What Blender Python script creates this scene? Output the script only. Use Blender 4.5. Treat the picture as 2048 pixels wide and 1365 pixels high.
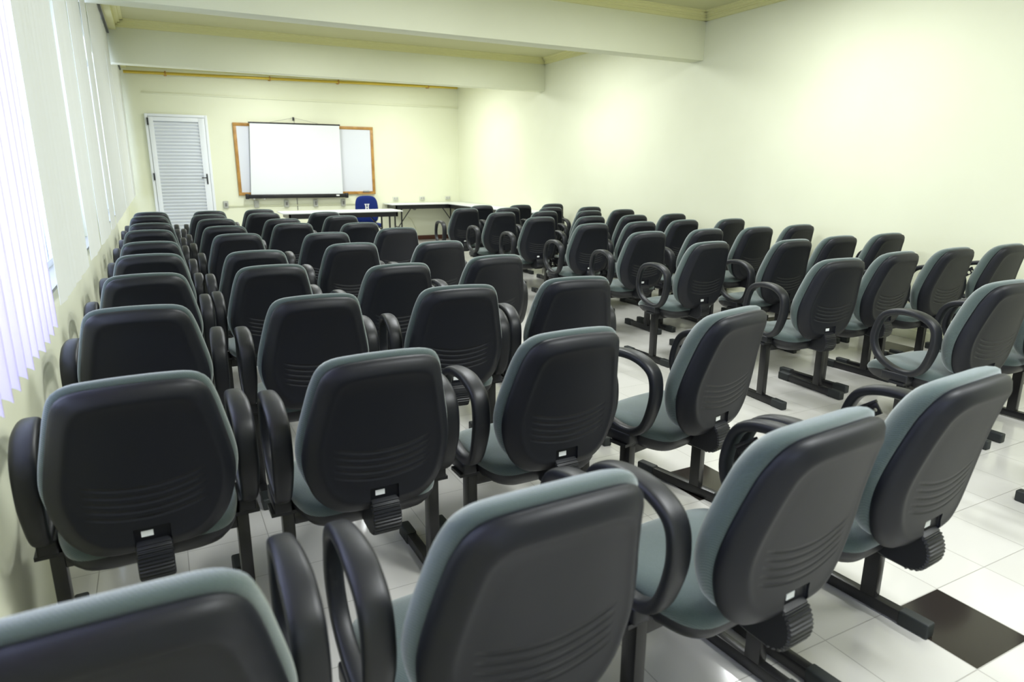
import bpy, bmesh, math, random
from mathutils import Vector, Matrix
random.seed(4)
for o in list(bpy.data.objects): bpy.data.objects.remove(o)
SC = bpy.context.scene
COL = SC.collection
PI = math.pi

# ------------------------------------------------------------------ camera
cam_d = bpy.data.cameras.new('camera')
cam = bpy.data.objects.new('camera', cam_d); COL.objects.link(cam); SC.camera = cam
RR = (0.8867268987738564, -0.46227215397119115, 0.004456753721564434)
UU = (0.1106309049798635, 0.22155203628121012, 0.9688526709892407)
FF = (0.44886101396115446, 0.8586146696175676, -0.24759773678949398)
cam.matrix_world = Matrix(((RR[0], UU[0], -FF[0], -.0085), (RR[1], UU[1], -FF[1], -.0223),
                           (RR[2], UU[2], -FF[2], 1.4051), (0, 0, 0, 1)))
cam_d.sensor_width = 36; cam_d.sensor_fit = 'HORIZONTAL'
cam_d.lens = 1332.57 / 2048 * 36
cam_d.clip_start = .05
cam_d.dof.use_dof = True; cam_d.dof.focus_distance = 3.6; cam_d.dof.aperture_fstop = 3.5

# ------------------------------------------------------------------ light
W = bpy.data.worlds.new('daylight'); SC.world = W; W.use_nodes = True
bg = W.node_tree.nodes['Background']
bg.inputs[0].default_value = (.70, .73, 1.0, 1); bg.inputs[1].default_value = 4.5
LAMPS = []
for (lx, ly, pw) in ((4.3, 11.6, 36), (1.9, 11.6, 38), (4.3, 7.9, 36), (1.9, 7.9, 40),
                     (4.3, 4.1, 38), (1.9, 4.1, 50), (4.3, .3, 42), (1.9, .3, 66)):
    ld = bpy.data.lights.new('ceiling_lamp', 'AREA'); ld.shape = 'RECTANGLE'; ld.size = .30; ld.size_y = 1.25
    ld.energy = pw * 1.34; ld.color = (.95, .985, 1.0)
    lo = bpy.data.objects.new('ceiling_lamp', ld); COL.objects.link(lo); lo.location = (lx, ly, 3.05)
    LAMPS.append(lo)
SC.view_settings.view_transform = 'Standard'; SC.view_settings.look = 'None'
SC.view_settings.exposure = 0.12; SC.view_settings.gamma = 1.0
SC.view_settings.use_curve_mapping = False
SC.cycles.max_bounces = 8; SC.cycles.transparent_max_bounces = 12

# ------------------------------------------------------------------ materials
def mat(name, col, rough=.5, metal=0, spec=.5, sheen=0, coat=0):
    m = bpy.data.materials.new(name); m.use_nodes = True
    b = m.node_tree.nodes['Principled BSDF']
    b.inputs['Base Color'].default_value = (*col, 1); b.inputs['Roughness'].default_value = rough
    b.inputs['Metallic'].default_value = metal; b.inputs['Specular IOR Level'].default_value = spec
    if sheen: b.inputs['Sheen Weight'].default_value = sheen; b.inputs['Sheen Roughness'].default_value = .45
    if coat: b.inputs['Coat Weight'].default_value = coat
    return m
def nd(m, t, **kw):
    n = m.node_tree.nodes.new(t)
    for k, v in kw.items(): setattr(n, k, v)
    return n
def lk(m, a, b): m.node_tree.links.new(a, b)
def math_n(m, op, a, b=None, c=None):
    n = nd(m, 'ShaderNodeMath', operation=op)
    for i, v in enumerate((a, b, c)):
        if v is None: continue
        if isinstance(v, (int, float)): n.inputs[i].default_value = v
        else: lk(m, v, n.inputs[i])
    return n.outputs[0]
def bsdf(m): return m.node_tree.nodes['Principled BSDF']
def noise_mix(m, c1, c2, scale, detail=3, lo=.4, hi=.6):
    tc = nd(m, 'ShaderNodeTexCoord'); n = nd(m, 'ShaderNodeTexNoise'); r = nd(m, 'ShaderNodeValToRGB')
    n.inputs['Scale'].default_value = scale; n.inputs['Detail'].default_value = detail
    r.color_ramp.elements[0].position = lo; r.color_ramp.elements[1].position = hi
    r.color_ramp.elements[0].color = (*c1, 1); r.color_ramp.elements[1].color = (*c2, 1)
    lk(m, tc.outputs['Object'], n.inputs['Vector']); lk(m, n.outputs[0], r.inputs[0])
    lk(m, r.outputs[0], bsdf(m).inputs['Base Color'])
def noise_bump(m, scale, strength, dist=.002):
    tc = nd(m, 'ShaderNodeTexCoord'); n = nd(m, 'ShaderNodeTexNoise'); b = nd(m, 'ShaderNodeBump')
    n.inputs['Scale'].default_value = scale; n.inputs['Detail'].default_value = 2
    b.inputs['Strength'].default_value = strength; b.inputs['Distance'].default_value = dist
    lk(m, tc.outputs['Object'], n.inputs['Vector']); lk(m, n.outputs[0], b.inputs['Height'])
    lk(m, b.outputs[0], bsdf(m).inputs['Normal'])

M = {}
M['wall'] = mat('wall_paint', (.82, .83, .635), .55, spec=.25)
noise_mix(M['wall'], (.81, .825, .63), (.83, .845, .65), 1.3); noise_bump(M['wall'], 60, .12)
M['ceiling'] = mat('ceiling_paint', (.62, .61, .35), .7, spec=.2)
M['cornice'] = mat('cornice_plaster', (.80, .78, .42), .6, spec=.2)
M['trim'] = mat('baseboard_wood', (.10, .035, .02), .4)
M['wood'] = mat('board_frame_wood', (.42, .22, .05), .45)
noise_mix(M['wood'], (.38, .19, .04), (.48, .26, .06), 9)
M['white_metal'] = mat('white_painted_aluminium', (.84, .87, .90), .35)
M['whiteboard'] = mat('whiteboard_enamel', (.74, .76, .82), .25)
M['screen'] = mat('projection_fabric', (.80, .83, .83), .8, spec=.1)
M['black'] = mat('black_plastic', (.008, .009, .012), .45, spec=.5)
noise_bump(M['black'], 420, .12, .0006)
M['metal'] = mat('black_enamel_steel', (.010, .010, .011), .32)
M['cap'] = mat('black_rubber', (.016, .020, .020), .6)
M['brass'] = mat('polished_brass', (.58, .43, .07), .3, metal=.7)
M['chrome'] = mat('zinc_plated_steel', (.75, .76, .78), .25, metal=1)
M['paper'] = mat('white_paper', (.85, .87, .85), .7)
M['table'] = mat('white_laminate', (.80, .82, .82), .3)
M['outlet'] = mat('grey_outlet_plastic', (.42, .43, .38), .5)
M['outlet_dark'] = mat('outlet_insert', (.16, .16, .15), .5)
M['conduit'] = mat('cream_conduit', (.62, .63, .44), .5)
M['cream_box'] = mat('cream_outlet_plastic', (.66, .67, .58), .5)
M['blue'] = mat('royal_blue_fabric', (.007, .022, .15), .85, spec=.2, sheen=.1)
noise_bump(M['blue'], 700, .3, .001)
M['rail'] = mat('dark_track', (.03, .03, .028), .5)
M['felt'] = mat('eraser_felt', (.10, .07, .06), .9)

# chair fabric: fine woven grey green
m = M['fabric'] = mat('grey_green_weave', (.11, .14, .133), .92, spec=.15, sheen=.75)
bsdf(m).inputs['Sheen Tint'].default_value = (.95, 1, .98, 1); bsdf(m).inputs['Sheen Roughness'].default_value = .5
tc = nd(m, 'ShaderNodeTexCoord'); mp = nd(m, 'ShaderNodeMapping'); mp.inputs['Rotation'].default_value = (.3, .2, .6)
lk(m, tc.outputs['Object'], mp.inputs[0])
wv = nd(m, 'ShaderNodeTexWave', wave_type='BANDS', bands_direction='DIAGONAL'); wv.inputs['Scale'].default_value = 95
wv.inputs['Distortion'].default_value = 1.5; lk(m, mp.outputs[0], wv.inputs['Vector'])
ns = nd(m, 'ShaderNodeTexNoise'); ns.inputs['Scale'].default_value = 380; lk(m, tc.outputs['Object'], ns.inputs['Vector'])
hm = math_n(m, 'ADD', wv.outputs[1], ns.outputs[0])
bp = nd(m, 'ShaderNodeBump'); bp.inputs['Strength'].default_value = .35; bp.inputs['Distance'].default_value = .0012
lk(m, hm, bp.inputs['Height']); lk(m, bp.outputs[0], bsdf(m).inputs['Normal'])
cr = nd(m, 'ShaderNodeValToRGB'); cr.color_ramp.elements[0].color = (.058, .082, .077, 1); cr.color_ramp.elements[1].color = (.084, .114, .107, 1)
lk(m, ns.outputs[0], cr.inputs[0]); lk(m, cr.outputs[0], bsdf(m).inputs['Base Color'])

# back shell plastic: five smile shaped grooves moulded low in the shell
m = M['shell'] = mat('moulded_black_shell', (.006, .007, .011), .50, spec=.38)
tc = nd(m, 'ShaderNodeTexCoord'); sp = nd(m, 'ShaderNodeSeparateXYZ'); lk(m, tc.outputs['Object'], sp.inputs[0])
x2 = math_n(m, 'MULTIPLY', sp.outputs[0], sp.outputs[0])
s_ = math_n(m, 'MULTIPLY_ADD', x2, -1.25, sp.outputs[2])         # z - 1.25 x^2
ph = math_n(m, 'MULTIPLY', math_n(m, 'SUBTRACT', s_, .5335), 1 / .0215)
inb = math_n(m, 'MULTIPLY', math_n(m, 'GREATER_THAN', ph, 0), math_n(m, 'LESS_THAN', ph, 5))
fr = math_n(m, 'FRACT', ph)
grv = math_n(m, 'MAXIMUM', math_n(m, 'SUBTRACT', 1, math_n(m, 'MULTIPLY', math_n(m, 'ABSOLUTE', math_n(m, 'SUBTRACT', fr, .5)), 3.2)), 0)
ax = math_n(m, 'ABSOLUTE', sp.outputs[0])
edge = nd(m, 'ShaderNodeMapRange'); edge.inputs[1].default_value = .118; edge.inputs[2].default_value = .142
edge.inputs[3].default_value = 1; edge.inputs[4].default_value = 0; lk(m, ax, edge.inputs[0])
hh = math_n(m, 'MULTIPLY', math_n(m, 'MULTIPLY', math_n(m, 'MULTIPLY', grv, inb), edge.outputs[0]), -.003)
ns = nd(m, 'ShaderNodeTexNoise'); ns.inputs['Scale'].default_value = 500; lk(m, tc.outputs['Object'], ns.inputs['Vector'])
hh = math_n(m, 'MULTIPLY_ADD', ns.outputs[0], .00018, hh)
bp = nd(m, 'ShaderNodeBump'); bp.inputs['Strength'].default_value = 1; bp.inputs['Distance'].default_value = 1.0
lk(m, hh, bp.inputs['Height']); lk(m, bp.outputs[0], bsdf(m).inputs['Normal'])

# floor: polished white tiles .288 m with thin grey joints and a black tile now and then
m = M['floor'] = mat('polished_floor_tiles', (.66, .65, .61), .13)
TS, TX0, TY0 = .288, 1.963, .807
tc = nd(m, 'ShaderNodeTexCoord'); sp = nd(m, 'ShaderNodeSeparateXYZ'); lk(m, tc.outputs['Object'], sp.inputs[0])
u = math_n(m, 'MULTIPLY', math_n(m, 'SUBTRACT', sp.outputs[0], TX0), 1 / TS)
v = math_n(m, 'MULTIPLY', math_n(m, 'SUBTRACT', sp.outputs[1], TY0), 1 / TS)
def dist_edge(a):
    f = math_n(m, 'FRACT', a); return math_n(m, 'MINIMUM', f, math_n(m, 'SUBTRACT', 1, f))
jt = math_n(m, 'LESS_THAN', math_n(m, 'MINIMUM', dist_edge(u), dist_edge(v)), .006)
def is_mod(a, k):
    fl = math_n(m, 'FLOOR', a); q = math_n(m, 'FRACT', math_n(m, 'MULTIPLY', math_n(m, 'ADD', fl, .5), 1 / k))
    return math_n(m, 'LESS_THAN', q, 1 / k)
blk = math_n(m, 'MULTIPLY', is_mod(u, 11), is_mod(v, 4))
wn = nd(m, 'ShaderNodeTexWhiteNoise', noise_dimensions='2D')
cb = nd(m, 'ShaderNodeCombineXYZ'); lk(m, math_n(m, 'FLOOR', u), cb.inputs[0]); lk(m, math_n(m, 'FLOOR', v), cb.inputs[1]); lk(m, cb.outputs[0], wn.inputs['Vector'])
ns = nd(m, 'ShaderNodeTexNoise'); ns.inputs['Scale'].default_value = 3.5; lk(m, tc.outputs['Object'], ns.inputs['Vector'])
c1 = nd(m, 'ShaderNodeMix', data_type='RGBA'); c1.inputs['A'].default_value = (.55, .54, .50, 1); c1.inputs['B'].default_value = (.62, .61, .575, 1)
lk(m, math_n(m, 'MULTIPLY_ADD', wn.outputs[0], .5, math_n(m, 'MULTIPLY', ns.outputs[0], .5)), c1.inputs['Factor'])
c2 = nd(m, 'ShaderNodeMix', data_type='RGBA'); c2.inputs['B'].default_value = (.022, .018, .016, 1)
lk(m, blk, c2.inputs['Factor']); lk(m, c1.outputs['Result'], c2.inputs['A'])
c3 = nd(m, 'ShaderNodeMix', data_type='RGBA'); c3.inputs['B'].default_value = (.33, .32, .29, 1)
lk(m, jt, c3.inputs['Factor']); lk(m, c2.outputs['Result'], c3.inputs['A']); lk(m, c3.outputs['Result'], bsdf(m).inputs['Base Color'])
lk(m, math_n(m, 'MULTIPLY_ADD', jt, .5, .12), bsdf(m).inputs['Roughness'])
bp = nd(m, 'ShaderNodeBump'); bp.inputs['Strength'].default_value = .5; bp.inputs['Distance'].default_value = .001; bp.invert = True
lk(m, jt, bp.inputs['Height']); lk(m, bp.outputs[0], bsdf(m).inputs['Normal'])

# blind slats: thin cloth that lets daylight through
def cloth(name, col, tr, tcol):
    m = mat(name, col, .8, spec=.1)
    out = m.node_tree.nodes['Material Output']; t = nd(m, 'ShaderNodeBsdfTranslucent'); mx = nd(m, 'ShaderNodeMixShader')
    t.inputs[0].default_value = (*tcol, 1); mx.inputs[0].default_value = tr
    lk(m, bsdf(m).outputs[0], mx.inputs[1]); lk(m, t.outputs[0], mx.inputs[2]); lk(m, mx.outputs[0], out.inputs[0])
    return m
M['slat'] = cloth('cream_blind_cloth', (.83, .85, .80), .13, (.80, .84, .84))
M['slat_open'] = cloth('white_blind_cloth', (.74, .68, .84), .10, (.84, .78, .95))
# window glass
m = M['glass'] = bpy.data.materials.new('window_glass'); m.use_nodes = True
nt = m.node_tree; nt.nodes.remove(bsdf(m)); tr = nd(m, 'ShaderNodeBsdfTransparent'); gl = nd(m, 'ShaderNodeBsdfGlossy'); mx = nd(m, 'ShaderNodeMixShader')
gl.inputs['Roughness'].default_value = .02; mx.inputs[0].default_value = .07; tr.inputs[0].default_value = (.93, .97, 1, 1)
lk(m, tr.outputs[0], mx.inputs[1]); lk(m, gl.outputs[0], mx.inputs[2]); lk(m, mx.outputs[0], nt.nodes['Material Output'].inputs[0])

# ------------------------------------------------------------------ mesh helpers
def link_mesh(name, me, mt, parent=None, loc=None):
    o = bpy.data.objects.new(name, me); COL.objects.link(o)
    if mt and not me.materials: me.materials.append(mt)
    if parent: o.parent = parent
    if loc: o.location = loc
    return o
def finish(bm, smooth=None):
    bmesh.ops.recalc_face_normals(bm, faces=bm.faces)
    me = bpy.data.meshes.new('m'); bm.to_mesh(me); bm.free()
    if smooth is not None:
        me.shade_smooth(); me.set_sharp_from_angle(angle=math.radians(smooth))
    return me
def obj(name, bm, mt, parent=None, smooth=None, loc=None):
    me = finish(bm, smooth); me.name = name
    return link_mesh(name, me, mt, parent, loc)
def box(bm, x0, x1, y0, y1, z0, z1, bev=0, seg=2, mtx=None):
    vs = [bm.verts.new((x, y, z)) for x in (x0, x1) for y in (y0, y1) for z in (z0, z1)]
    f = [(0, 1, 3, 2), (4, 6, 7, 5), (0, 4, 5, 1), (2, 3, 7, 6), (0, 2, 6, 4), (1, 5, 7, 3)]
    fs = [bm.faces.new([vs[i] for i in q]) for q in f]
    if bev:
        es = list({e for q in fs for e in q.edges})
        r = bmesh.ops.bevel(bm, geom=es, offset=bev, segments=seg, affect='EDGES', profile=.5)
        vs = list({v_ for q in r['faces'] for v_ in q.verts} | {v_ for v_ in vs if v_.is_valid})
    if mtx is not None: bmesh.ops.transform(bm, matrix=mtx, verts=[v_ for v_ in vs if v_.is_valid])
    return vs
def BM(): return bmesh.new()
def boxes(name, lst, mt, parent=None, bev=0, smooth=None):
    bm = BM()
    for b in lst: box(bm, *b, bev=bev)
    return obj(name, bm, mt, parent, smooth if smooth is not None else (35 if bev else None))
def tube(bm, pts, r, n=10, closed=False, cap=True):
    rings = []; N = len(pts); pts = [Vector(p) for p in pts]; up = None
    for i, p in enumerate(pts):
        a = pts[(i - 1) % N] if (closed or i) else p; b = pts[(i + 1) % N] if (closed or i < N - 1) else p
        t = (b - a).normalized()
        if up is None: up = t.orthogonal().normalized()
        else: up = (up - t * up.dot(t)).normalized()
        s = t.cross(up); rr_ = r[i] if isinstance(r, (list, tuple)) else r
        rings.append([bm.verts.new(p + (up * math.cos(2 * PI * k / n) + s * math.sin(2 * PI * k / n)) * rr_) for k in range(n)])
    for i in range(N if closed else N - 1):
        A, B = rings[i], rings[(i + 1) % N]
        for k in range(n): bm.faces.new((A[k], A[(k + 1) % n], B[(k + 1) % n], B[k]))
    if cap and not closed: bm.faces.new(rings[0]); bm.faces.new(rings[-1])
def catmull(P, n, closed=True):
    out = []; N = len(P)
    for i in range(N if closed else N - 1):
        g = lambda k: P[k % N] if closed else P[max(0, min(N - 1, k))]
        p0, p1, p2, p3 = g(i - 1), g(i), g(i + 1), g(i + 2)
        for j in range(n):
            t = j / n
            out.append(tuple(.5 * (2 * b + (c - a) * t + (2 * a - 5 * b + 4 * c - d) * t * t + (-a + 3 * b - 3 * c + d) * t ** 3)
                             for a, b, c, d in zip(p0, p1, p2, p3)))
    if not closed: out.append(P[-1])
    return out
def resample(P, n):
    P = [Vector(p) for p in P]; L = [0]
    for i in range(len(P)): L.append(L[-1] + (P[(i + 1) % len(P)] - P[i]).length)
    out = []; j = 0
    for k in range(n):
        s = L[-1] * k / n
        while L[j + 1] < s: j += 1
        t = (s - L[j]) / max(1e-9, L[j + 1] - L[j]); out.append(P[j].lerp(P[(j + 1) % len(P)], t))
    return out
def half_outline(prof, n=80):
    pts = [(x, y) for x, y in prof] + [(-x, y) for x, y in reversed(prof) if abs(x) > 1e-6]
    return resample([Vector((*p, 0)) for p in catmull(pts, 8)], n)
def rings_mesh(bm, outline, cy, levels, fmap, caps=(True, True)):
    """levels: (inset, depth). Every ring is the outline pulled in towards its middle; fmap turns (x, v, depth) into space."""
    hx = max(abs(p.x) for p in outline); hy = (max(p.y for p in outline) - min(p.y for p in outline)) / 2
    R_ = []
    for ins, d in levels:
        sx = 1 - ins / hx; sy = 1 - ins / hy
        R_.append([bm.verts.new(fmap(p.x * sx, cy + (p.y - cy) * sy, d)) for p in outline])
    n = len(outline)
    for A, B in zip(R_, R_[1:]):
        for k in range(n): bm.faces.new((A[k], A[(k + 1) % n], B[(k + 1) % n], B[k]))
    for ring, lv, do in ((R_[0], levels[0], caps[0]), (R_[-1], levels[-1], caps[1])):
        if not do: continue
        prev = ring; ins, d = lv
        for q in (.75, .5, .25):
            sx = (1 - ins / hx) * q; sy = (1 - ins / hy) * q
            cur = [bm.verts.new(fmap(p.x * sx, cy + (p.y - cy) * sy, d)) for p in outline]
            for k in range(n): bm.faces.new((prev[k], prev[(k + 1) % n], cur[(k + 1) % n], cur[k]))
            prev = cur
        c = bm.verts.new(fmap(0, cy, d))
        for k in range(n): bm.faces.new((prev[k], prev[(k + 1) % n], c))
def boolean_cut(me, cut_me):
    a = bpy.data.objects.new('a', me); b = bpy.data.objects.new('b', cut_me); COL.objects.link(a); COL.objects.link(b)
    md = a.modifiers.new('cut', 'BOOLEAN'); md.object = b; md.operation = 'DIFFERENCE'; md.solver = 'EXACT'
    dg = bpy.context.evaluated_depsgraph_get(); out = bpy.data.meshes.new_from_object(a.evaluated_get(dg))
    bpy.data.objects.remove(a); bpy.data.objects.remove(b)
    return out
def tag(o, label, cat, group=None):
    o['label'] = label; o['category'] = cat
    if group: o['group'] = group
    return o
def thing(name, label, cat, loc=(0, 0, 0), rz=0, group=None):
    o = bpy.data.objects.new(name, None); COL.objects.link(o); o.location = loc; o.rotation_euler = (0, 0, rz)
    o.empty_display_size = .1
    return tag(o, label, cat, group)
def struct(o): o['kind'] = 'structure'; return o

# ------------------------------------------------------------------ room
XL, XR, YB, YF, ZC = -.455, 5.70, 13.36, -4.6, 3.13
fl = struct(boxes('floor', [(XL - .3, XR + .3, YF - .3, YB + .3, -.1, 0)], M['floor']))
struct(boxes('ceiling', [(XL - .3, XR + .3, YF - .3, YB + .3, ZC, ZC + .12)], M['ceiling']))
struct(boxes('wall_back', [(XL - .3, XR + .3, YB, YB + .2, 0, ZC)], M['wall']))
struct(boxes('wall_right', [(XR, XR + .2, YF, YB, 0, ZC)], M['wall']))
struct(boxes('wall_front', [(XL - .3, XR + .3, YF - .2, YF, 0, ZC)], M['wall']))
# window wall
WZ0, WZ1 = .88, 2.62
openings = [(-3.6, -.1), (.6, 6.15), (6.47, 9.75), (10.05, 13.1)]
parts = []; y = YF
for a, b in openings:
    parts.append((XL - .22, XL, y, a, 0, ZC)); parts.append((XL - .22, XL, a, b, 0, WZ0)); parts.append((XL - .22, XL, a, b, WZ1, ZC)); y = b
parts.append((XL - .22, XL, y, YB, 0, ZC))
struct(boxes('wall_left', parts, M['wall']))
for i, (a, b) in enumerate(openings):
    w = boxes('window_%d' % (i + 1), [(XL - .16, XL - .10, a, b, WZ0, WZ0 + .05), (XL - .16, XL - .10, a, b, WZ1 - .05, WZ1),
              (XL - .16, XL - .10, a, a + .05, WZ0 + .05, WZ1 - .05), (XL - .16, XL - .10, b - .05, b, WZ0 + .05, WZ1 - .05)], M['white_metal'], bev=.004)
    struct(w)
    n = max(2, round((b - a) / 1.0)); mull = []
    for k in range(1, n): yy = a + (b - a) * k / n; mull.append((XL - .155, XL - .105, yy - .025, yy + .025, WZ0 + .05, WZ1 - .05))
    mull.append((XL - .15, XL - .11, a + .05, b - .05, 1.62, 1.66))
    boxes('mullion', mull, M['white_metal'], w)
    boxes('glass_pane', [(XL - .133, XL - .127, a + .05, b - .05, WZ0 + .05, WZ1 - .05)], M['glass'], w)
    boxes('window_sill', [(XL - .22, XL + .0, a - .0, b + .0, WZ0 - .0, WZ0 + .015)], M['outlet'], w)
# beams (thin dropped lintels across the room)
BZ = 2.635
struct(boxes('beam_near', [(XL, XR, 6.21, 6.42, BZ, ZC)], M['wall'], bev=.004))
struct(boxes('beam_far', [(XL, XR, 9.80, 10.0, BZ + .01, ZC)], M['wall'], bev=.004))
# cornice with three steps round every ceiling bay
def cornice(name, x0, x1, y0, y1, left=.20):
    zb = 3.045; steps = [(.035, zb, zb + .03), (.06, zb + .03, zb + .045), (.085, zb + .045, zb + .07), (.12, zb + .07, ZC)]
    bm = BM()
    for w, a, b in steps:
        box(bm, x0, x1, y0, y0 + w, a, b); box(bm, x0, x1, y1 - w, y1, a, b); box(bm, x1 - w, x1, y0, y1, a, b)
        box(bm, x0, x0 + left + w, y0, y1, a - .03 if w == .035 else a, b)
    return struct(obj(name, bm, M['cornice']))
cornice('trim_1', XL, XR, YF, 6.21); cornice('trim_2', XL, XR, 6.42, 9.80); cornice('trim_3', XL, XR, 10.0, YB)
# ledge line high on the back wall, baseboards
struct(boxes('trim_4', [(-.05, XR, YB - .022, YB, 2.64, 2.66)], M['wall'], bev=.003))
struct(boxes('baseboard_back', [(1.0, XR, YB - .02, YB, 0, .085)], M['trim'], bev=.003))
struct(boxes('baseboard_right', [(XR - .02, XR, YF, YB - .02, 0, .085)], M['wall'], bev=.003))

# ------------------------------------------------------------------ louvred door
dx0, dx1, dzt = -.045, .925, 2.32
d = struct(boxes('door_1', [(dx0, dx0 + .045, YB - .05, YB, 0, dzt), (dx1 - .045, dx1, YB - .05, YB, 0, dzt), (dx0 + .045, dx1 - .045, YB - .05, YB, dzt - .045, dzt)],
                 M['white_metal'], bev=.004))
leaf = boxes('door_leaf', [(dx0 + .05, dx0 + .125, YB - .06, YB - .02, .02, dzt - .05), (dx1 - .15, dx1 - .05, YB - .06, YB - .02, .02, dzt - .05),
             (dx0 + .125, dx1 - .15, YB - .06, YB - .02, dzt - .12, dzt - .05), (dx0 + .125, dx1 - .15, YB - .06, YB - .02, .02, .14),
             (dx0 + .125, dx1 - .15, YB - .028, YB - .02, .14, dzt - .12)], M['white_metal'], d, bev=.003)
bm = BM(); z = .16
while z < dzt - .13:
    mt = Matrix.Translation((0, YB - .043, z)) @ Matrix.Rotation(math.radians(-47), 4, 'X')
    box(bm, dx0 + .12, dx1 - .145, -.029, .029, -.004, .004, mtx=mt); z += .057
obj('louver_slats', bm, M['white_metal'], d)
h = boxes('door_handle', [(.815, .838, YB - .072, YB - .06, 1.15, 1.33)], M['black'], d, bev=.003)
bm = BM(); tube(bm, [(.826, YB - .06, 1.262), (.826, YB - .11, 1.262), (.816, YB - .115, 1.262), (.735, YB - .115, 1.262)], .009, 10); obj('lever', bm, M['black'], h, 40)
for zz in (2.13, 1.22, .3): boxes('hinge', [(dx0 + .028, dx0 + .052, YB - .072, YB - .05, zz, zz + .12)], M['black'], d, bev=.002)

# ------------------------------------------------------------------ curtain rod
rod = thing('curtain_rod', 'long brass curtain rod high along the back wall under the far beam', 'curtain rod', (2.7, YB - .1, 2.99))
bm = BM(); tube(bm, [(-2.97 , 0, -.035), (2.95, 0, .045)], .024, 14); obj('rod', bm, M['brass'], rod, 40)
for bx in (.345, 2.02, 3.245, 5.03):
    zc = -.035 + .08 * (bx + .27) / 5.9
    bm = BM(); c0 = Vector((bx - 2.7, 0, zc))
    pts = [c0 + Vector((0, math.cos(a) * .03, math.sin(a) * .03)) for a in [2 * PI * k / 14 for k in range(14)]]
    tube(bm, pts, .012, 8, closed=True)
    tube(bm, [c0 + Vector((0, .03, 0)), c0 + Vector((0, .1, 0))], .01, 8)
    tube(bm, [c0 + Vector((0, .088, 0)), c0 + Vector((0, .1, 0))], .032, 14)
    obj('rod_bracket', bm, M['wood'], rod, 40)

# ------------------------------------------------------------------ whiteboard and projection screen
wb = thing('whiteboard', 'wide whiteboard in an orange wooden frame, mostly behind the projection screen', 'whiteboard', (2.605, YB, .945))
wx, wz = 1.275, 1.275
boxes('board', [(-wx + .03, wx - .03, -.022, 0, .03, wz - .03)], M['whiteboard'], wb)
boxes('board_frame', [(-wx, wx, -.035, 0, 0, .055), (-wx, wx, -.035, 0, wz - .055, wz), (-wx, -wx + .055, -.035, 0, .055, wz - .055), (wx - .055, wx, -.035, 0, .055, wz - .055)],
      M['wood'], wb, bev=.004)
boxes('pen_tray', [(wx - .37, wx - .02, -.095, -.035, .0, .02), (wx - .37, wx - .02, -.095, -.09, .02, .032)], M['wood'], wb, bev=.003)
er = thing('board_eraser', 'brown board eraser lying on the whiteboard tray at its right end', 'eraser', (3.69, YB - .062, .9675))
bm = BM(); box(bm, -.075, .075, -.022, .022, 0, .02, .004); obj('felt_pad', bm, M['felt'], er, 35)
bm = BM(); box(bm, -.06, .06, -.02, .02, .02, .05, .014, 3); obj('grip', bm, M['outlet'], er, 35)

ps = thing('projection_screen', 'white roll-up projection screen hung in front of the whiteboard', 'projection screen', (2.375, YB - .10, .9))
s0, s1, t0, t1 = -.80, .855, -.745, .85
bm = BM()
vs = [bm.verts.new(p) for p in ((-.845, -.004, .06), (.835, -.004, .06), (.835, -.004, 1.32), (-.765, -.004, 1.32), (-.845, .0, .06), (.835, 0, .06), (.835, 0, 1.32), (-.765, 0, 1.32))]
for q in ((0, 1, 2, 3), (7, 6, 5, 4), (0, 4, 5, 1), (1, 5, 6, 2), (2, 6, 7, 3), (3, 7, 4, 0)): bm.faces.new([vs[i] for i in q])
obj('screen_cloth', bm, M['screen'], ps)
bm = BM(); tube(bm, [(-.79, 0, 1.325), (.85, 0, 1.33)], .014, 10); obj('top_bar', bm, M['metal'], ps, 40)
cs = boxes('roller_case', [(-.90, .90, -.03, .035, -.01, .062)], M['metal'], ps, bev=.008)
for xx in (-.915, .905): boxes('end_cap', [(xx - .03, xx + .03, -.036, .04, -.02, .075)], M['metal'], cs, bev=.01)
boxes('maker_plate', [(.70, .76, -.034, -.030, .02, .045)], M['paper'], cs)
for xx in (-.80, -.62): boxes('foot_knob', [(xx - .015, xx + .015, -.02, .0, -.025, -.008)], M['chrome'], cs, bev=.004)
hk = boxes('wall_hook', [(.0, .03, .06, .10, 1.39, 1.45)], M['metal'], ps, bev=.003)
bm = BM()
tube(bm, [(-.42, 0, 1.34), (.015, .055, 1.435), (.44, 0, 1.345)], .0022, 5); tube(bm, [(.015, .055, 1.40), (.015, .0, 1.335)], .003, 5)
obj('hanging_cord', bm, M['outlet_dark'], ps)
bm = BM(); tube(bm, [(-.02, .095, .0), (-.018, .095, -.24)], .006, 6); tag(obj('power_cable', bm, M['outlet_dark'], None, None, (2.375, YB - .10, .9)), 'short grey cable hanging on the wall below the projection screen', 'cable')

# ------------------------------------------------------------------ outlets and conduit along the back wall
bm = BM(); box(bm, 1.1, 3.9, YB - .018, YB, .745, .763)
tag(obj('wall_conduit', bm, M['conduit']), 'thin cream conduit strip linking the grey outlets on the back wall', 'conduit')
oname = ['nearest the louvred door', 'second from the louvred door', 'under the left half of the projection screen', 'just right of the hanging cable', 'under the right end of the projection screen']
for i, xx in enumerate((1.094, 1.62, 2.156, 2.695, 3.226)):
    o = thing('wall_outlet', 'grey wall outlet box %s' % oname[i], 'outlet', (xx, YB, .785), 0, 'grey outlets under the projection screen')
    boxes('box', [(-.042, .042, -.04, 0, -.065, .065)], M['outlet'], o, bev=.006)
    boxes('socket_insert', [(-.018, .018, -.044, -.04, -.03, .03)], M['outlet_dark'] if i != 1 else M['outlet'], o, bev=.002)
oname = ['just right of the blue chair', 'above the middle of the back table', 'nearest the room corner']
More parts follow.
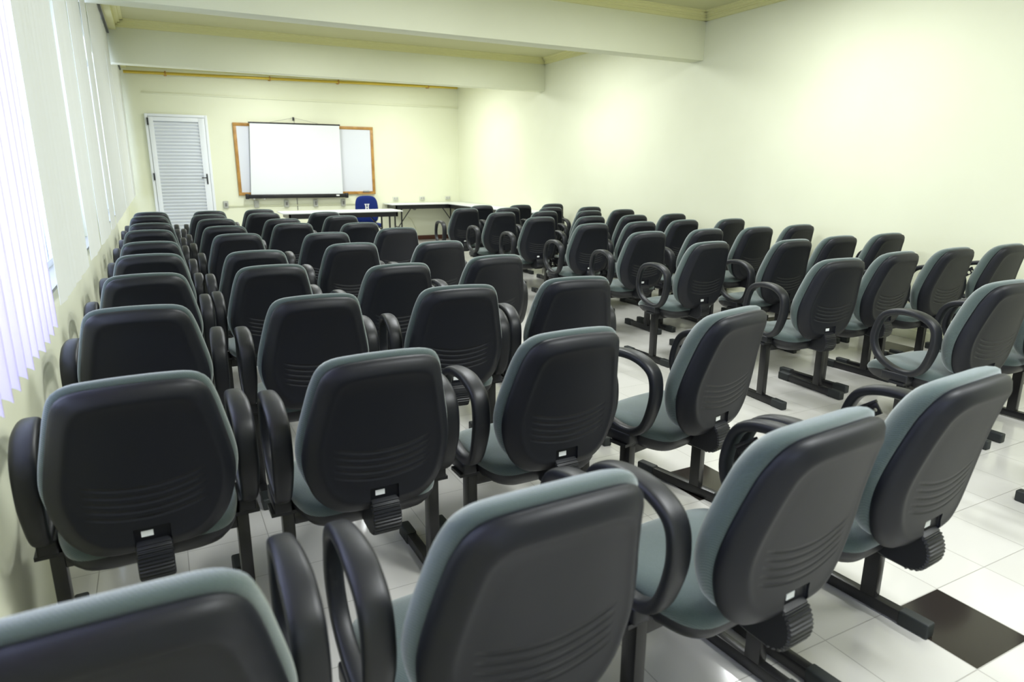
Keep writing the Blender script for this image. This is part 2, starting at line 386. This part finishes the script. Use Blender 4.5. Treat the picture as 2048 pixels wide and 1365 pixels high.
for i, xx in enumerate((4.296, 4.866, 5.435)):
    o = thing('wall_outlet', 'pale double outlet above the back table, %s' % oname[i], 'outlet', (xx, YB, .85), 0, 'pale outlets above the back table')
    boxes('box', [(-.055, .055, -.03, 0, -.035, .035)], M['cream_box'], o, bev=.005)
    boxes('socket_insert', [(-.04, -.008, -.034, -.03, -.02, .02), (.008, .04, -.034, -.03, -.02, .02)], M['outlet'], o, bev=.002)
o = thing('wall_socket', 'small round dark socket on the wall under the back table', 'outlet', (4.69, YB, .645))
bm = BM(); tube(bm, [(0, 0, 0), (0, -.03, 0)], .035, 16); obj('housing', bm, M['outlet_dark'], o, 40)
bm = BM(); tube(bm, [(0, -.03, 0), (0, -.035, 0)], .018, 12); obj('socket_insert', bm, M['outlet'], o, 40)
bm = BM(); tube(bm, catmull([(4.55, YB - .01, .47), (4.62, YB - .012, .41), (4.66, YB - .012, .33), (4.70, YB - .012, .24), (4.72, YB - .012, .12), (4.72, YB - .02, .01)], 6, False), .006, 6)
tag(obj('loose_cable', bm, M['conduit'], None, 40), 'pale cable running down the wall to the floor under the back table', 'cable')

# ------------------------------------------------------------------ folding tables
def table(label, loc, L, Wd, H, rz=0, legs=None, inset=.09, group='folding tables'):
    t = thing('folding_table', label, 'table', loc, rz, group)
    bm = BM(); box(bm, -L / 2, L / 2, -Wd / 2, Wd / 2, H - .020, H, .005); obj('table_top', bm, M['table'], t, 35)
    a, b = L / 2 - inset, Wd / 2 - .015
    boxes('apron', [(-a, a, -b, -b + .025, H - .098, H - .021), (-a, a, b - .025, b, H - .098, H - .021), (-a, -a + .025, -b, b, H - .098, H - .021), (a - .025, a, -b, b, H - .098, H - .021)], M['metal'], t)
    for lx, s in (legs or ((-a + .13, 1), (a - .13, -1))):
        bm = BM()
        for yy in (-b + .06, b - .06): tube(bm, [(lx, yy, H - .06), (lx, yy, .015)], .016, 8); tube(bm, [(lx, yy, .016), (lx, yy, 0)], .021, 8)
        tube(bm, [(lx, -b + .06, .30), (lx, b - .06, .30)], .011, 8); tube(bm, [(lx, -b + .06, H - .09), (lx, b - .06, H - .09)], .014, 8)
        tube(bm, [(lx, 0, .30), (lx + s * .30, 0, H - .06)], .010, 8)
        obj('leg_frame', bm, M['metal'], t, 40)
    return t
table('white-topped folding table in front of the blue chair, facing the rows', (2.715, 11.42, 0), 1.97, .62, .74)
table('white-topped folding table standing along the back wall', (4.85, 13.05, 0), 1.66, .58, .765)
table('white-topped folding table standing along the right wall from the corner', (5.44, 11.09, 0), 3.3, .50, .765, PI / 2, inset=.06)

# ------------------------------------------------------------------ chair prototype
HB = .435          # height of the bottom edge of the back
BACK = half_outline([(px * 1.0277, pv) for px, pv in [(0, 0), (.09, 0), (.142, .014), (.188, .060), (.213, .125), (.222, .185), (.217, .245), (.200, .33), (.182, .41), (.163, .462), (.13, .487), (.07, .495), (0, .497)]], 96)
def fback(x, v, d):
    y = .0987 * (1 - v / .497) + .020 * math.sin(PI * min(1, max(0, v / .497))) + .42 * x * x - .012 * max(0, v - .40) / .1
    return (x, y + d, HB + v * .9877)
def back_cushion():
    bm = BM()
    lv = [(.075, .090), (.045, .088), (.025, .081), (.010, .068), (.001, .052), (-.002, .036), (.001, .022), (.010, .014), (.020, .013)]
    rings_mesh(bm, BACK, .25, lv, lambda x, v, d: fback(x, v + .020 * (1 - v / .497), d), (True, False)); return finish(bm, 60)
def back_shell():
    bm = BM()
    lv = [(.022, .022), (.012, .014), (.009, .004), (.012, -.009), (.022, -.022), (.040, -.035), (.0465, -.0385), (.052, -.0395), (.058, -.038), (.070, -.0365), (.095, -.037)]
    rings_mesh(bm, BACK, .25, lv, lambda x, v, d: fback(x, v - .012 * (1 - v / .497), d), (False, True))
    bmesh.ops.holes_fill(bm, edges=[e for e in bm.edges if e.is_boundary], sides=0)
    me = finish(bm)
    cb_ = BM(); box(cb_, -.043, .043, -.02, .067, .444, .514, .004)
    me = boolean_cut(me, finish(cb_))
    me.shade_smooth(); me.set_sharp_from_angle(angle=math.radians(50)); return me
SEAT = half_outline([(0, 0), (.10, .0), (.165, .008), (.205, .045), (.226, .12), (.236, .22), (.238, .30), (.228, .365), (.195, .405), (.12, .422), (0, .428)], 80)
def fseat(x, v, d):
    dz = .012 * math.sin(v / .43 * PI) - .03 * max(0, (v - .30) / .13) ** 2 - .25 * x * x * .5
    return (x, .145 + v, .452 + dz * (1 if d > -.045 else .4) + d)
def seat_cushion():
    bm = BM(); lv = [(.07, .004), (.04, .002), (.018, -.004), (.005, -.014), (0, -.028), (.003, -.042)]
    rings_mesh(bm, SEAT, .21, lv, fseat, (True, True)); return finish(bm, 60)
def seat_shell():
    bm = BM(); lv = [(.004, -.0425), (.004, -.055), (.012, -.072), (.028, -.092), (.052, -.108), (.08, -.117), (.11, -.120)]
    rings_mesh(bm, SEAT, .21, lv, fseat, (True, True)); return finish(bm, 60)
def sweep_rect(bm, path, hx, hr, n=20, closed=True, fx=None, fr=None, ex=3.2, plane='yz', x0=0):
    N = len(path); rings = []
    for i, p in enumerate(path):
        a = path[(i - 1) % N] if closed or i else p; b = path[(i + 1) % N] if closed or i < N - 1 else p
        ty, tz = b[0] - a[0], b[1] - a[1]; L_ = math.hypot(ty, tz) or 1; ny, nz = -tz / L_, ty / L_
        wx_ = hx * (fx(i / N) if fx else 1); wr = hr * (fr(i / N) if fr else 1); ring = []
        for k in range(n):
            t = 2 * PI * k / n; c, s = math.cos(t), math.sin(t)
            ca = math.copysign(abs(c) ** (2 / ex), c); sa = math.copysign(abs(s) ** (2 / ex), s)
            ring.append(bm.verts.new((x0 + ca * wx_, p[0] + ny * sa * wr, p[1] + nz * sa * wr)))
        rings.append(ring)
    for i in range(N if closed else N - 1):
        A, B = rings[i], rings[(i + 1) % N]
        for k in range(n): bm.faces.new((A[k], A[(k + 1) % n], B[(k + 1) % n], B[k]))
    if not closed: bm.faces.new(rings[0]); bm.faces.new(rings[-1])
ARM = catmull([(.27 + (py - .27) * .904 + .068, pz) for py, pz in [(.30, .736), (.385, .708), (.425, .645), (.435, .565), (.395, .492), (.31, .447),
               (.215, .435), (.145, .465), (.106, .535), (.088, .62), (.108, .695), (.19, .734)]], 6)
def armrest(s):
    bm = BM()
    def fx(t):   # wide pad on top and at the rear, slimmer in front and below
        i = t * 12
        if 8.5 <= i <= 11: return 1.0
        if i > 11: return 1 - .15 * (i - 11)
        if i < 2: return .85 - .19 * i / 2
        return .66 if i < 6 else .66 + .34 * (i - 6) / 2.5
    sweep_rect(bm, ARM, .0300, .0165, 20, True, fx, x0=s * .2590)
    box(bm, s * .255 - .026, s * .255 + .026, .27, .41, .385, .43, .006)      # foot of the loop, bolted under the seat
    box(bm, min(s * .15, s * .29), max(s * .15, s * .29), .28, .36, .374, .386)
    return finish(bm, 50)
def tablet_bracket(s):
    bm = BM(); box(bm, -.004, .004, .0, .078, -.040, .0, .0015)
    me = finish(bm)
    cb_ = BM()
    for (cy, cz, r) in ((.039, -.022, .0120), (.014, -.022, .006), (.064, -.022, .006)): tube(cb_, [(-.02, cy, cz), (.02, cy, cz)], r, 16)
    me = boolean_cut(me, finish(cb_))
    b2 = BM(); b2.from_mesh(me); box(b2, -.008, .008, 0, .075, -.002, .008, .002)
    bmesh.ops.transform(b2, matrix=Matrix.Translation((s * .2590 - .020, .378, .698)) @ Matrix.Rotation(math.radians(-36), 4, 'X'), verts=b2.verts)
    return finish(b2, 30)
def bellows():
    rear = catmull([(.046, .462), (.026, .450), (.014, .425), (.010, .400), (.016, .372), (.036, .350), (.070, .340)], 10, False)
    prof = []
    for i, (y_, z_) in enumerate(rear):
        k = (i // 2) % 2; cy_, cz_ = .075, .405
        f_ = 1.0 if (k or i < 6) else .95
        prof.append((cy_ + (y_ - cy_) * f_, cz_ + (z_ - cz_) * f_))
    prof += [(.13, .346), (.20, .362), (.20, .385), (.12, .405), (.075, .43), (.062, .462)]
    bm = BM(); rows = []
    for xx, sc in ((-.043, .90), (-.040, .98), (-.034, 1), (.034, 1), (.040, .98), (.043, .90)):
        rows.append([bm.verts.new((xx, .102 + (y_ - .08) * sc, .412 + (z_ - .40) * sc)) for y_, z_ in prof])
    n = len(prof)
    for A, B in zip(rows, rows[1:]):
        for k in range(n): bm.faces.new((A[k], A[(k + 1) % n], B[(k + 1) % n], B[k]))
    bm.faces.new(rows[0]); bm.faces.new(rows[-1])
    return finish(bm, 25)
def leg(s):
    bm = BM(); x = s * .240
    box(bm, x - .0175, x + .0175, .285, .335, .045, .372, .003)
    box(bm, x - .0175, x + .0175, .13, .61, .006, .046, .003)
    return finish(bm, 30)
def cap(s, y0, y1):
    bm = BM(); x = s * .240; box(bm, x - .021, x + .021, y0, y1, 0, .051, .007, 3); return finish(bm, 35)
def beam():
    bm = BM(); box(bm, -.2224, .2224, .287, .333, .332, .371, .002)
    box(bm, -.11, .11, .22, .40, .371, .379)
    box(bm, -.035, .035, .12, .30, .355, .372)
    return finish(bm, 30)
CH = {}
CH['seat'] = ('seat', seat_cushion(), 'fabric'); CH['seat_shell'] = ('seat_shell', seat_shell(), 'black')
CH['backrest'] = ('backrest', back_cushion(), 'fabric'); CH['back_shell'] = ('back_shell', back_shell(), 'shell')
CH['bracket_cover'] = ('bracket_cover', bellows(), 'black'); CH['support_beam'] = ('support_beam', beam(), 'metal')
CH['armL'] = ('armrest', armrest(-1), 'black'); CH['armR'] = ('armrest', armrest(1), 'black')
CH['tab'] = ('tablet_bracket', tablet_bracket(1), 'metal')
CH['legL'] = ('leg', leg(-1), 'metal'); CH['legR'] = ('leg', leg(1), 'metal')
for s, k in ((-1, 'L'), (1, 'R')):
    CH['cap' + k + 'r'] = ('foot_cap', cap(s, .11, .205), 'cap'); CH['cap' + k + 'f'] = ('foot_cap', cap(s, .535, .63), 'cap')
bm = BM(); box(bm, -.026, .002, .0655, .0667, .485, .501); CH['tag'] = ('paper_tag', finish(bm), 'paper')
for k, (nm, me, mt) in CH.items():
    me.name = nm; me.materials.clear(); me.materials.append(M[mt])
def chair_thing(loc, rz, label, group, tablet):
    t = thing('seminar_chair', label, 'chair', loc, rz, group)
    def add(k, par): return link_mesh(CH[k][0], CH[k][1], None, par)
    add('seat', t); add('seat_shell', t); add('backrest', t); bs = add('back_shell', t); tg = add('tag', bs); tg['label'] = 'white paper tag'
    add('bracket_cover', t); add('support_beam', t); add('armL', t); ar = add('armR', t)
    if tablet: add('tab', ar)
    for k in 'LR':
        lg = add('leg' + k, t); add('cap' + k + 'r', lg); add('cap' + k + 'f', lg)
    return t
ORD = ['first', 'second', 'third', 'fourth', 'fifth', 'sixth', 'seventh', 'eighth', 'ninth', 'tenth']
# x, y, turn in degrees
LEFT = {
 0: [(-0.127, 0.756, 0.7), (-0.112, 1.716, 1.9), (-0.12, 2.676, -2.6), (-0.099, 3.538, 0), (-0.086, 4.388, 0), (-0.083, 5.175, 0), (-0.096, 6.193, 0), (-0.084, 6.99, 0), (-0.105, 8.078, 0), (-0.094, 8.83, 0)],
 1: [(0.502, 0.765, 1), (0.488, 1.665, 0.7), (0.508, 2.621, -0.1), (0.483, 3.594, 0), (0.496, 4.309, 0), (0.515, 5.547, 0), (0.495, 6.375, 0), (0.498, 7.338, 0), (0.477, 8.092, 0), (0.532, 8.815, 0)],
 2: [(1.159, 0.773, 4.5), (1.108, 1.656, 0.8), (1.109, 2.581, -6.2), (1.1, 3.36, 1), (1.138, 4.495, 0), (1.162, 5.365, 0), (1.093, 6.462, 0), (1.103, 7.103, 0), (1.059, 8.142, 0), (1.114, 8.926, 0)],
 3: [(1.742, 0.822, 4.6), (1.822, 1.669, 11.9), (1.701, 2.559, -8), (1.73, 3.471, 0), (1.734, 4.365, 0), (1.814, 5.571, 0), (1.675, 6.272, 0), (1.751, 7.321, 0), (1.74, 8.086, 0)],
}
where = ['next to the blinds', 'second from the blinds', 'third from the blinds', 'on the aisle']
for c, lst in LEFT.items():
    for r, (x, y, tn) in enumerate(lst):
        rowd = 'row nearest the camera' if r == 0 else ('row farthest from the camera' if r == 9 else '%s row from the camera' % ORD[r])
        chair_thing((x, y, 0), math.radians(tn),
                    'grey-green and black chair, left block, %s, %s' % (where[c], rowd), 'seminar chairs in the left block', c == 3 or (c == 2 and r == 0))
RIGHT = [
 [(3.46, 1.588, -1.3), (4.11, 1.6, 0)],
 [(3.463, 2.472, -4.1), (4.103, 2.536, 2.1), (4.68, 2.52, 1.0), (5.275, 2.49, 1.0)],
 [(3.458, 3.518, 1.9), (4.136, 3.371, 0), (4.718, 3.419, 0), (5.3, 3.403, 0)],
 [(3.573, 4.359, -2.1), (4.224, 4.359, 0), (4.806, 4.33, 0), (5.388, 4.355, 0)],
 [(3.645, 5.271, 0), (4.227, 5.282, 0), (4.809, 5.305, 0), (5.395, 5.231, 0)],
 [(3.649, 6.272, 0), (4.231, 6.161, 0), (4.813, 6.15, 0), (5.395, 6.153, 0)],
 [(3.648, 7.194, 0), (4.231, 7.172, 0), (4.813, 7.057, 0), (5.395, 7.141, 0)],
 [(3.591, 8.142, 0), (4.173, 8.062, 0), (4.777, 7.946, 0), (5.359, 7.855, 0)],
 [(4.126, 8.789, 0), (4.708, 8.703, 0), (5.333, 8.819, 0)],
]
chair_thing((3.47, .70, 0), 0, 'chair cut off at the right edge, only its black foot showing on the tiles', 'seminar chairs in the right block', False)
rwhere = ['on the aisle', 'second from the aisle', 'third from the aisle', 'beside the right wall']
for r, lst in enumerate(RIGHT):
    for c, (x, y, tn) in enumerate(lst):
        cc = c + 1 if r == 8 else c
        rowd = 'row nearest the camera' if r == 0 else ('row farthest from the camera' if r == 8 else '%s row from the camera' % ORD[r])
        chair_thing((x, y, 0), math.radians(tn),
                    'grey-green and black chair, right block, %s, %s' % (rwhere[cc], rowd), 'seminar chairs in the right block', cc == 3)

# ------------------------------------------------------------------ blue swivel chair behind the front table
bc = thing('swivel_chair', 'royal blue swivel chair with white emblem on its back, behind the front table', 'chair', (3.41, 12.15, 0), PI)
def fb2(x, v, d): return (x, -.20 + .03 * (v / .5) * -1 + .4 * x * x - d, .455 + v * 1.0)
bm = BM(); B2 = half_outline([(0, 0), (.10, 0), (.17, .02), (.205, .08), (.215, .18), (.212, .30), (.198, .40), (.16, .465), (.09, .49), (0, .495)], 64)
rings_mesh(bm, B2, .25, [(.05, -.05), (.02, -.045), (.004, -.03), (0, -.01), (.006, .006), (.03, .014)], fb2)
bk = obj('backrest', bm, M['blue'], bc, 60)
# white emblem: two upright bars with flared serifs and a middle bar, on the front of the back
bm = BM(); e0 = .70
def ebox(x0, x1, z0, z1): box(bm, x0 * .85, x1 * .85, -.168, -.158, e0 + (z0 - e0) * .85, e0 + (z1 - e0) * .85)
ebox(-.038, -.014, e0, e0 + .10); ebox(.014, .038, e0, e0 + .10); ebox(-.02, .02, e0 + .035, e0 + .055); ebox(-.03, .03, e0 - .012, e0 + .008)
ebox(-.05, -.006, e0 + .10, e0 + .122); ebox(.006, .05, e0 + .10, e0 + .122)
obj('emblem', bm, M['paper'], bk)
bm = BM(); S2 = half_outline([(0, 0), (.12, .0), (.20, .03), (.23, .12), (.235, .25), (.225, .37), (.17, .435), (.08, .45), (0, .452)], 64)
rings_mesh(bm, S2, .22, [(.05, .05), (.02, .045), (.004, .03), (0, .01), (.01, -.02), (.05, -.03)], lambda x, v, d: (x * .93, -.25 + v * .85, .41 + d))
obj('seat', bm, M['blue'], bc, 60)
bm = BM(); box(bm, -.03, .03, -.25, .05, .375, .388); box(bm, -.03, .03, -.262, -.25, .375, .66); obj('back_support', bm, M['black'], bc)
bm = BM(); tube(bm, [(0, .04, .38), (0, .04, .10)], .025, 14); obj('gas_column', bm, M['black'], bc, 40)
bm = BM()
for k in range(5):
    a = 2 * PI * k / 5 + .3; tube(bm, [(0, .04, .12), (math.cos(a) * .27, .04 + math.sin(a) * .27, .075)], [.024, .015], 8)
sb = obj('star_base', bm, M['black'], bc, 40)
for k in range(5):
    a = 2 * PI * k / 5 + .3; bm = BM(); c0 = Vector((math.cos(a) * .27, .04 + math.sin(a) * .27, .027))
    tube(bm, [c0 + Vector((-.02, 0, 0)), c0 + Vector((.02, 0, 0))], .027, 14); tube(bm, [c0, c0 + Vector((0, 0, .05))], .008, 6); obj('caster', bm, M['black'], sb, 40)

# ------------------------------------------------------------------ vertical blinds
BXI, BZB = -.325, .968
def blind(label, y0, y1, pitch, ang, mt, slits=(), ztop=2.965, swing=0):
    t = thing('vertical_blind', label, 'blind', (BXI, (y0 + y1) / 2, 0), 0, 'vertical blinds along the window wall')
    yc = (y0 + y1) / 2
    hr = boxes('head_rail', [(-.026, .030, y0 - yc, y1 - yc, ztop + .008, 3.012)], M['outlet'], t)
    boxes('track', [(-.026, -.008, y0 - yc, y1 - yc, ztop + .003, ztop + .008), (.008, .030, y0 - yc, y1 - yc, ztop + .003, ztop + .008)], M['rail'], hr)
    y = y0 + pitch / 2
    while y < y1 - pitch * .3:
        wd = pitch * (1.06 if ang > 10 else 1.22) / 2; yc2 = y
        slit = [w for s, w in slits if abs(y - s) <= pitch / 2]
        if slit: y += slit[0]                                   # a slat missing and its neighbours pushed apart
        else:
            bm = BM(); n = 6; z1 = ztop; z0 = BZB + random.uniform(-.004, .004); A = ang + random.uniform(-2, 2)
            bow = .010 if ang > 10 else .001
            cols = []
            for k in range(n + 1):
                q = -1 + 2 * k / n; px = bow * (1 - q * q); py = q * wd
                ca, sa = math.cos(math.radians(A)), math.sin(math.radians(A))
                cols.append((px * ca - py * sa, px * sa + py * ca))
            V = [[bm.verts.new((cx + swing, yc2 - yc + cy, zz)) for (cx, cy) in cols] for zz in (z0, z1)]
            V2 = [[bm.verts.new((cx + swing - .0012, yc2 - yc + cy, zz)) for (cx, cy) in cols] for zz in (z0, z1)]
            for k in range(n):
                bm.faces.new((V[0][k], V[0][k + 1], V[1][k + 1], V[1][k])); bm.faces.new((V2[0][k], V2[1][k], V2[1][k + 1], V2[0][k + 1]))
                bm.faces.new((V[0][k], V2[0][k], V2[0][k + 1], V[0][k + 1])); bm.faces.new((V[1][k], V[1][k + 1], V2[1][k + 1], V2[1][k]))
            bm.faces.new((V[0][0], V[1][0], V2[1][0], V2[0][0])); bm.faces.new((V[0][n], V2[0][n], V2[1][n], V[1][n]))
            obj('slat', bm, mt, t, 40)
        y += pitch
    return t
blind('bright white vertical blind with tilted slats at the left edge', -.2, 2.32, .088, 42, M['slat_open'])
blind('closed cream vertical blind between the bright tilted slats and the near beam', 2.60, 6.18, .1025, -3, M['slat'],
      slits=((3.66, .10), (4.50, .11), (5.48, .20)))
blind('closed cream vertical blind between the two ceiling beams', 6.44, 9.78, .1025, -3, M['slat'], slits=((8.7, .12),))
blind('closed cream vertical blind beyond the far beam', 10.02, 13.2, .1025, -3, M['slat'], slits=((10.9, .16), (12.0, .16)))
